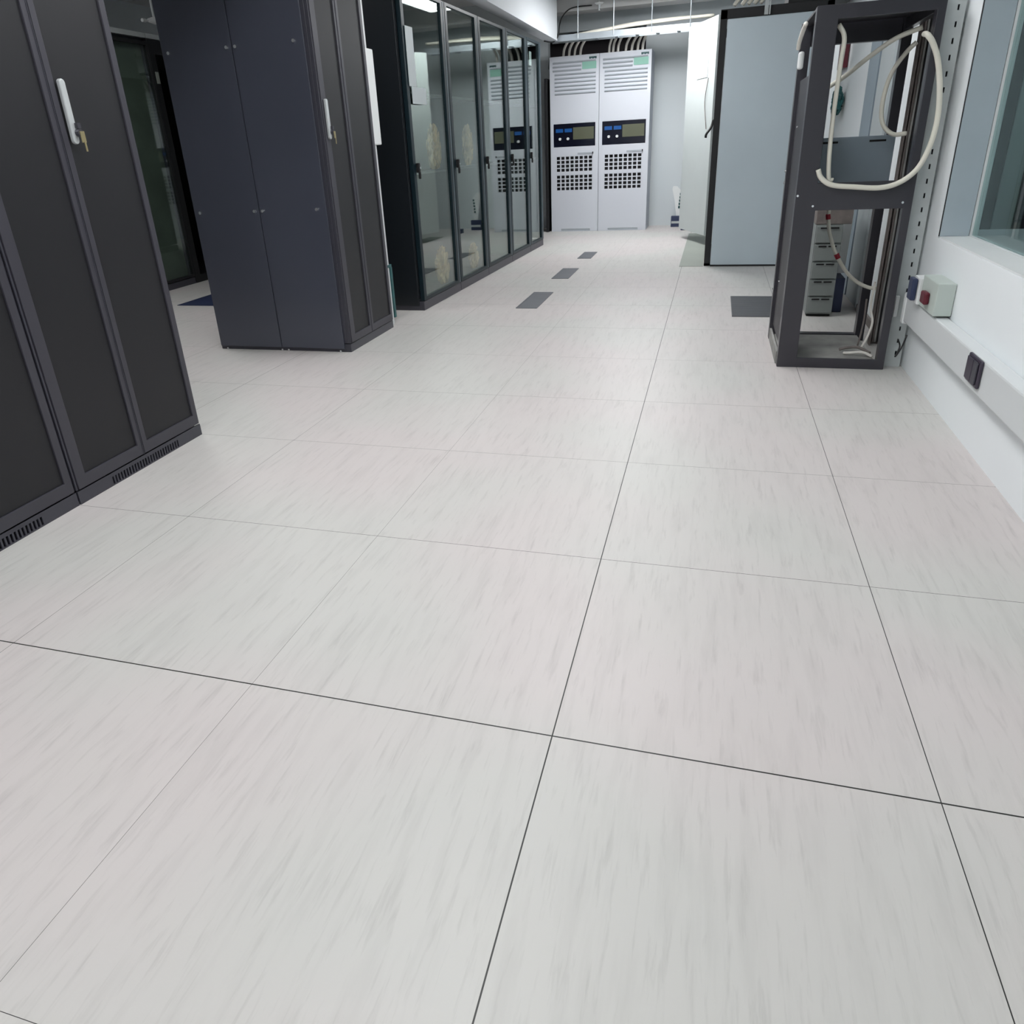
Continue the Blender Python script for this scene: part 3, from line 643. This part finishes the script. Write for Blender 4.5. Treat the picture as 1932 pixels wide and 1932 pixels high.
# upright grey channel and cable bundle at the back right of the frame
t = thing('vertical_channel', 'grey dusty vertical cable channel between open frame and right wall', 'channel', (.985, 2.75, 0))
mkobj('channel', MB().box(.950, 1.012, 2.780, 2.786, 0.0, 1.50).box(.950, .954, 2.740, 2.780, 0, 1.50), M['grey_cable'], t)
for k in range(5):
    xx = .967+.0100*k
    cable([(xx, 2.765, .012), (xx-.002, 2.76, .2), (xx+.002, 2.762, .5), (xx-.001, 2.762, .8), (xx+.001, 2.765, 1.1), (xx, 2.765, 1.45)], .0045, (M['grey_cable'], M['pan'], M['black_cable'], M['grey_cable'], M['galv'])[k],
          ('dusty grey cable, leftmost in the vertical channel behind the open frame', 'dusty beige cable running up the vertical channel behind the open frame', 'black cable running up the vertical channel behind the open frame',
           'dusty grey cable, second from the wall in the vertical channel', 'pale grey cable nearest the wall in the vertical channel')[k])
cable([(.905, 2.42, .034), (.87, 2.44, .046), (.82, 2.45, .040), (.80, 2.47, .034)], .006, M['white_cable'], 'white cable end lying on the dusty base of the open frame')
cable([(.905, 2.47, .036), (.86, 2.50, .052), (.82, 2.52, .045), (.79, 2.53, .034)], .006, M['grey_cable'], 'grey cable end lying on the dusty base of the open frame')
cable([(.925, 2.70, .30), (.915, 2.66, .20), (.92, 2.60, .14), (.900, 2.56, .08), (.880, 2.55, .034)], .005, M['white_cable'], 'white cable dropping to the base at the right of the open frame')
cable([(.905, 2.72, .22), (.900, 2.68, .14), (.885, 2.62, .09), (.875, 2.6, .034)], .004, M['grey_cable'], 'thin grey cable dropping to the base beside the white one')
cable([(.975, 2.345, .13), (.985, 2.34, .10), (.972, 2.33, .06), (.99, 2.335, .095), (1.004, 2.34, .15)], .003, M['black_cable'], 'thin black wire loop at the foot of the slotted strut')

# slotted galvanised strut beside the frame
t = thing('slotted_strut', 'pale slotted metal strut standing between the open frame and the window', 'strut', (.985, 2.42, 0))
hs = [(.984, .990, .05+k*.052, .068+k*.052) for k in range(33)]
mkobj('web', MB().panel('y', 2.395, 2.399, .945, 1.010, 0, 1.80, hs), M['galv'], t)
mkobj('flange', MB().box(1.006, 1.010, 2.400, 2.44, 0, 1.80), M['galv'], t)
mkobj('flange', MB().box(.945, .949, 2.400, 2.44, 0, 1.80), M['galv'], t)
mkobj('backing', MB().box(.950, 1.005, 2.425, 2.43, 0, 1.80), M['rack'], t)
mkobj('cable_clip', MB().box(.948, .962, 2.375, 2.3945, .215, .30), M['white_pl'], t, bev=.002)

# ------------------------------------------------------------------ behind the open frame
t = thing('drawer_cabinet', 'low grey drawer cabinet on the floor seen through the open frame', 'drawer cabinet', (.79, 3.5, 0))
mkobj('body', MB().box(.730, .862, 3.352, 3.75, .012, .478), M['drawer'], t, bev=.002)
for k in range(5):
    z0 = .022+k*.092
    d = mkobj('drawer', MB().box(.734, .858, 3.338, 3.351, z0, z0+.082), M['drawer'], t, bev=.0015)
    mkobj('drawer_slot', MB().box(.752, .790, 3.334, 3.3375, z0+.070, z0+.077).box(.800, .840, 3.334, 3.3375, z0+.070, z0+.077), M['black'], d)
mkobj('base', MB().box(.738, .855, 3.36, 3.74, 0, .0115), M['black'], t)
tag(mkobj('small_cabinet', MB().box(.728, .90, 3.352, 3.72, .480, .60), M['grey_cable'], bev=.003), 'brownish grey box lying on top of the low drawer cabinet', 'box')
tag(mkobj('dark_box', MB().box(.868, .925, 3.46, 3.75, 0, .185), M['navy'], bev=.003), 'small dark blue box standing beside the low drawer cabinet', 'box')
tag(mkobj('white_board', MB().prism([(.868, .187), (.940, .187), (.948, .60), (.905, .60), (.900, .54), (.868, .54)], 'y', 3.62, 3.632), M['white_pl']), 'white stepped board standing behind the dark blue box', 'board')
# pale doors and posts on the right wall behind the frame
door = bpy.data.objects.new('door_1', None); C.objects.link(door); door.location = (1.0, 3.6, 0); door['kind'] = 'structure'; WM['door_1'] = Matrix.Translation(Vector((1.0, 3.6, 0)))
mkobj('door_leaf', MB().box(1.002, 1.016, 3.50, 3.84, .02, 1.9), M['pale_box'], door)
mkobj('door_post', MB().box(.998, 1.018, 3.86, 4.16, .02, 1.9), M['plate'], door)
mkobj('door_gap', MB().box(1.012, 1.019, 3.841, 3.859, .02, 1.9), M['black'], door)
struct('baseboard_right', MB().box(1.006, 1.019, 2.90, 3.495, 0, .04), M['grey_cable'])
tag(mkobj('red_sign', MB().box(.985, 1.017, 5.15, 5.40, 1.31, 1.50), M['dark_red'], bev=.002), 'small dark red panel high on the right wall behind the open frame', 'sign')
tag(mkobj('teal_package', blob((.975, 5.1, 1.10), (.035, .09, .085), 5), M['teal_pack']), 'crumpled teal package hanging on the right wall behind the open frame', 'package')
tag(mkobj('white_fixture', MB().box(.503, .525, 2.72, 2.76, 1.17, 1.235), M['white_pl'], bev=.008), 'small white fitting above the left side panel of the open frame', 'fitting')
cable([(.505, 2.58, 1.318), (.502, 2.66, 1.295), (.500, 2.73, 1.268), (.502, 2.77, 1.25)], .0085, M['white_cable'], 'short white cable bent over the upper left side of the open frame')

# ------------------------------------------------------------------ right wall fittings
t = thing('wall_trunking', 'long white trunking fixed along the right wall under the window', 'trunking', (1.0, .5, .2))
mkobj('duct', MB().box(.972, X1-.001, Y0+.1, 2.31, .213, .318), M['trunk'], t, bev=.006)
mkobj('end_cap', MB().box(.968, X1-.001, 2.311, 2.345, .20, .325), M['white_pl'], t, bev=.008)
t = thing('junction_box', 'square grey-white junction box on the wall above the trunking', 'junction box', (1.0, 2.0, .32))
mkobj('body', MB().box(.962, X1-.001, 1.89, 2.085, .325, .436), M['socket'], t, bev=.003)
tag(mkobj('red_plug', MB().box(.944, .9615, 1.96, 2.02, .350, .392), M['dark_red'], bev=.005), 'dark red plug in the face of the junction box', 'plug')
tag(mkobj('blue_plug', MB().box(.935, .953, 2.11, 2.17, .335, .415), M['navy'], bev=.005), 'dark blue plug beside the junction box', 'plug')
tag(mkobj('plug_block', MB().box(.954, X1-.001, 2.088, 2.17, .325, .42), M['white_pl'], bev=.003), 'small white block holding the blue plug beside the junction box', 'block')
t = thing('trunking_socket', 'dark square socket plate mounted on the white wall trunking', 'socket', (.96, 1.42, .22))
mkobj('plate', MB().box(.962, .9715, 1.345, 1.455, .236, .318), M['plum'], t, bev=.004)
mkobj('module', MB().box(.957, .9615, 1.355, 1.390, .244, .310), M['rack'], t, bev=.002)
mkobj('module', MB().box(.957, .9615, 1.394, 1.446, .244, .310), M['plum'], t, bev=.002)

# ------------------------------------------------------------------ room beyond the window
tag(mkobj('office_cabinet', MB().box(1.20, 1.605, 3.6, 4.2, 0, 2.0), M['office'], bev=.003), 'dark glossy cabinet just past the window jamb in the next room', 'cabinet')
tag(mkobj('office_cabinet', MB().box(1.608, 1.70, 3.6, 4.2, 0, 2.0), M['office_green'], bev=.003), 'pale green-grey cabinet side between two dark cabinets in the next room', 'cabinet')
tag(mkobj('office_cabinet', MB().box(1.703, 2.7, 3.6, 4.2, 0, 2.0), M['office'], bev=.003), 'dark cabinet at the right edge of the window view in the next room', 'cabinet')
cable([(1.36, 2.30, .4565), (1.40, 2.36, .4565), (1.43, 2.42, .50), (1.44, 2.5, .58)], .005, M['white_cable'], 'white cable standing up from the desk beyond the window')
t = thing('desk', 'white desk beyond the window in the next room', 'desk', (1.7, 2.6, 0))
mkobj('desk_top', MB().box(1.20, 2.6, 1.6, 3.28, .42, .45), M['white_pl'], t, bev=.003)
for x in (1.24, 2.54):
    for y in (1.64, 3.22): mkobj('leg', MB().box(x-.02, x+.02, y-.02, y+.02, 0, .419), M['galv'], t)
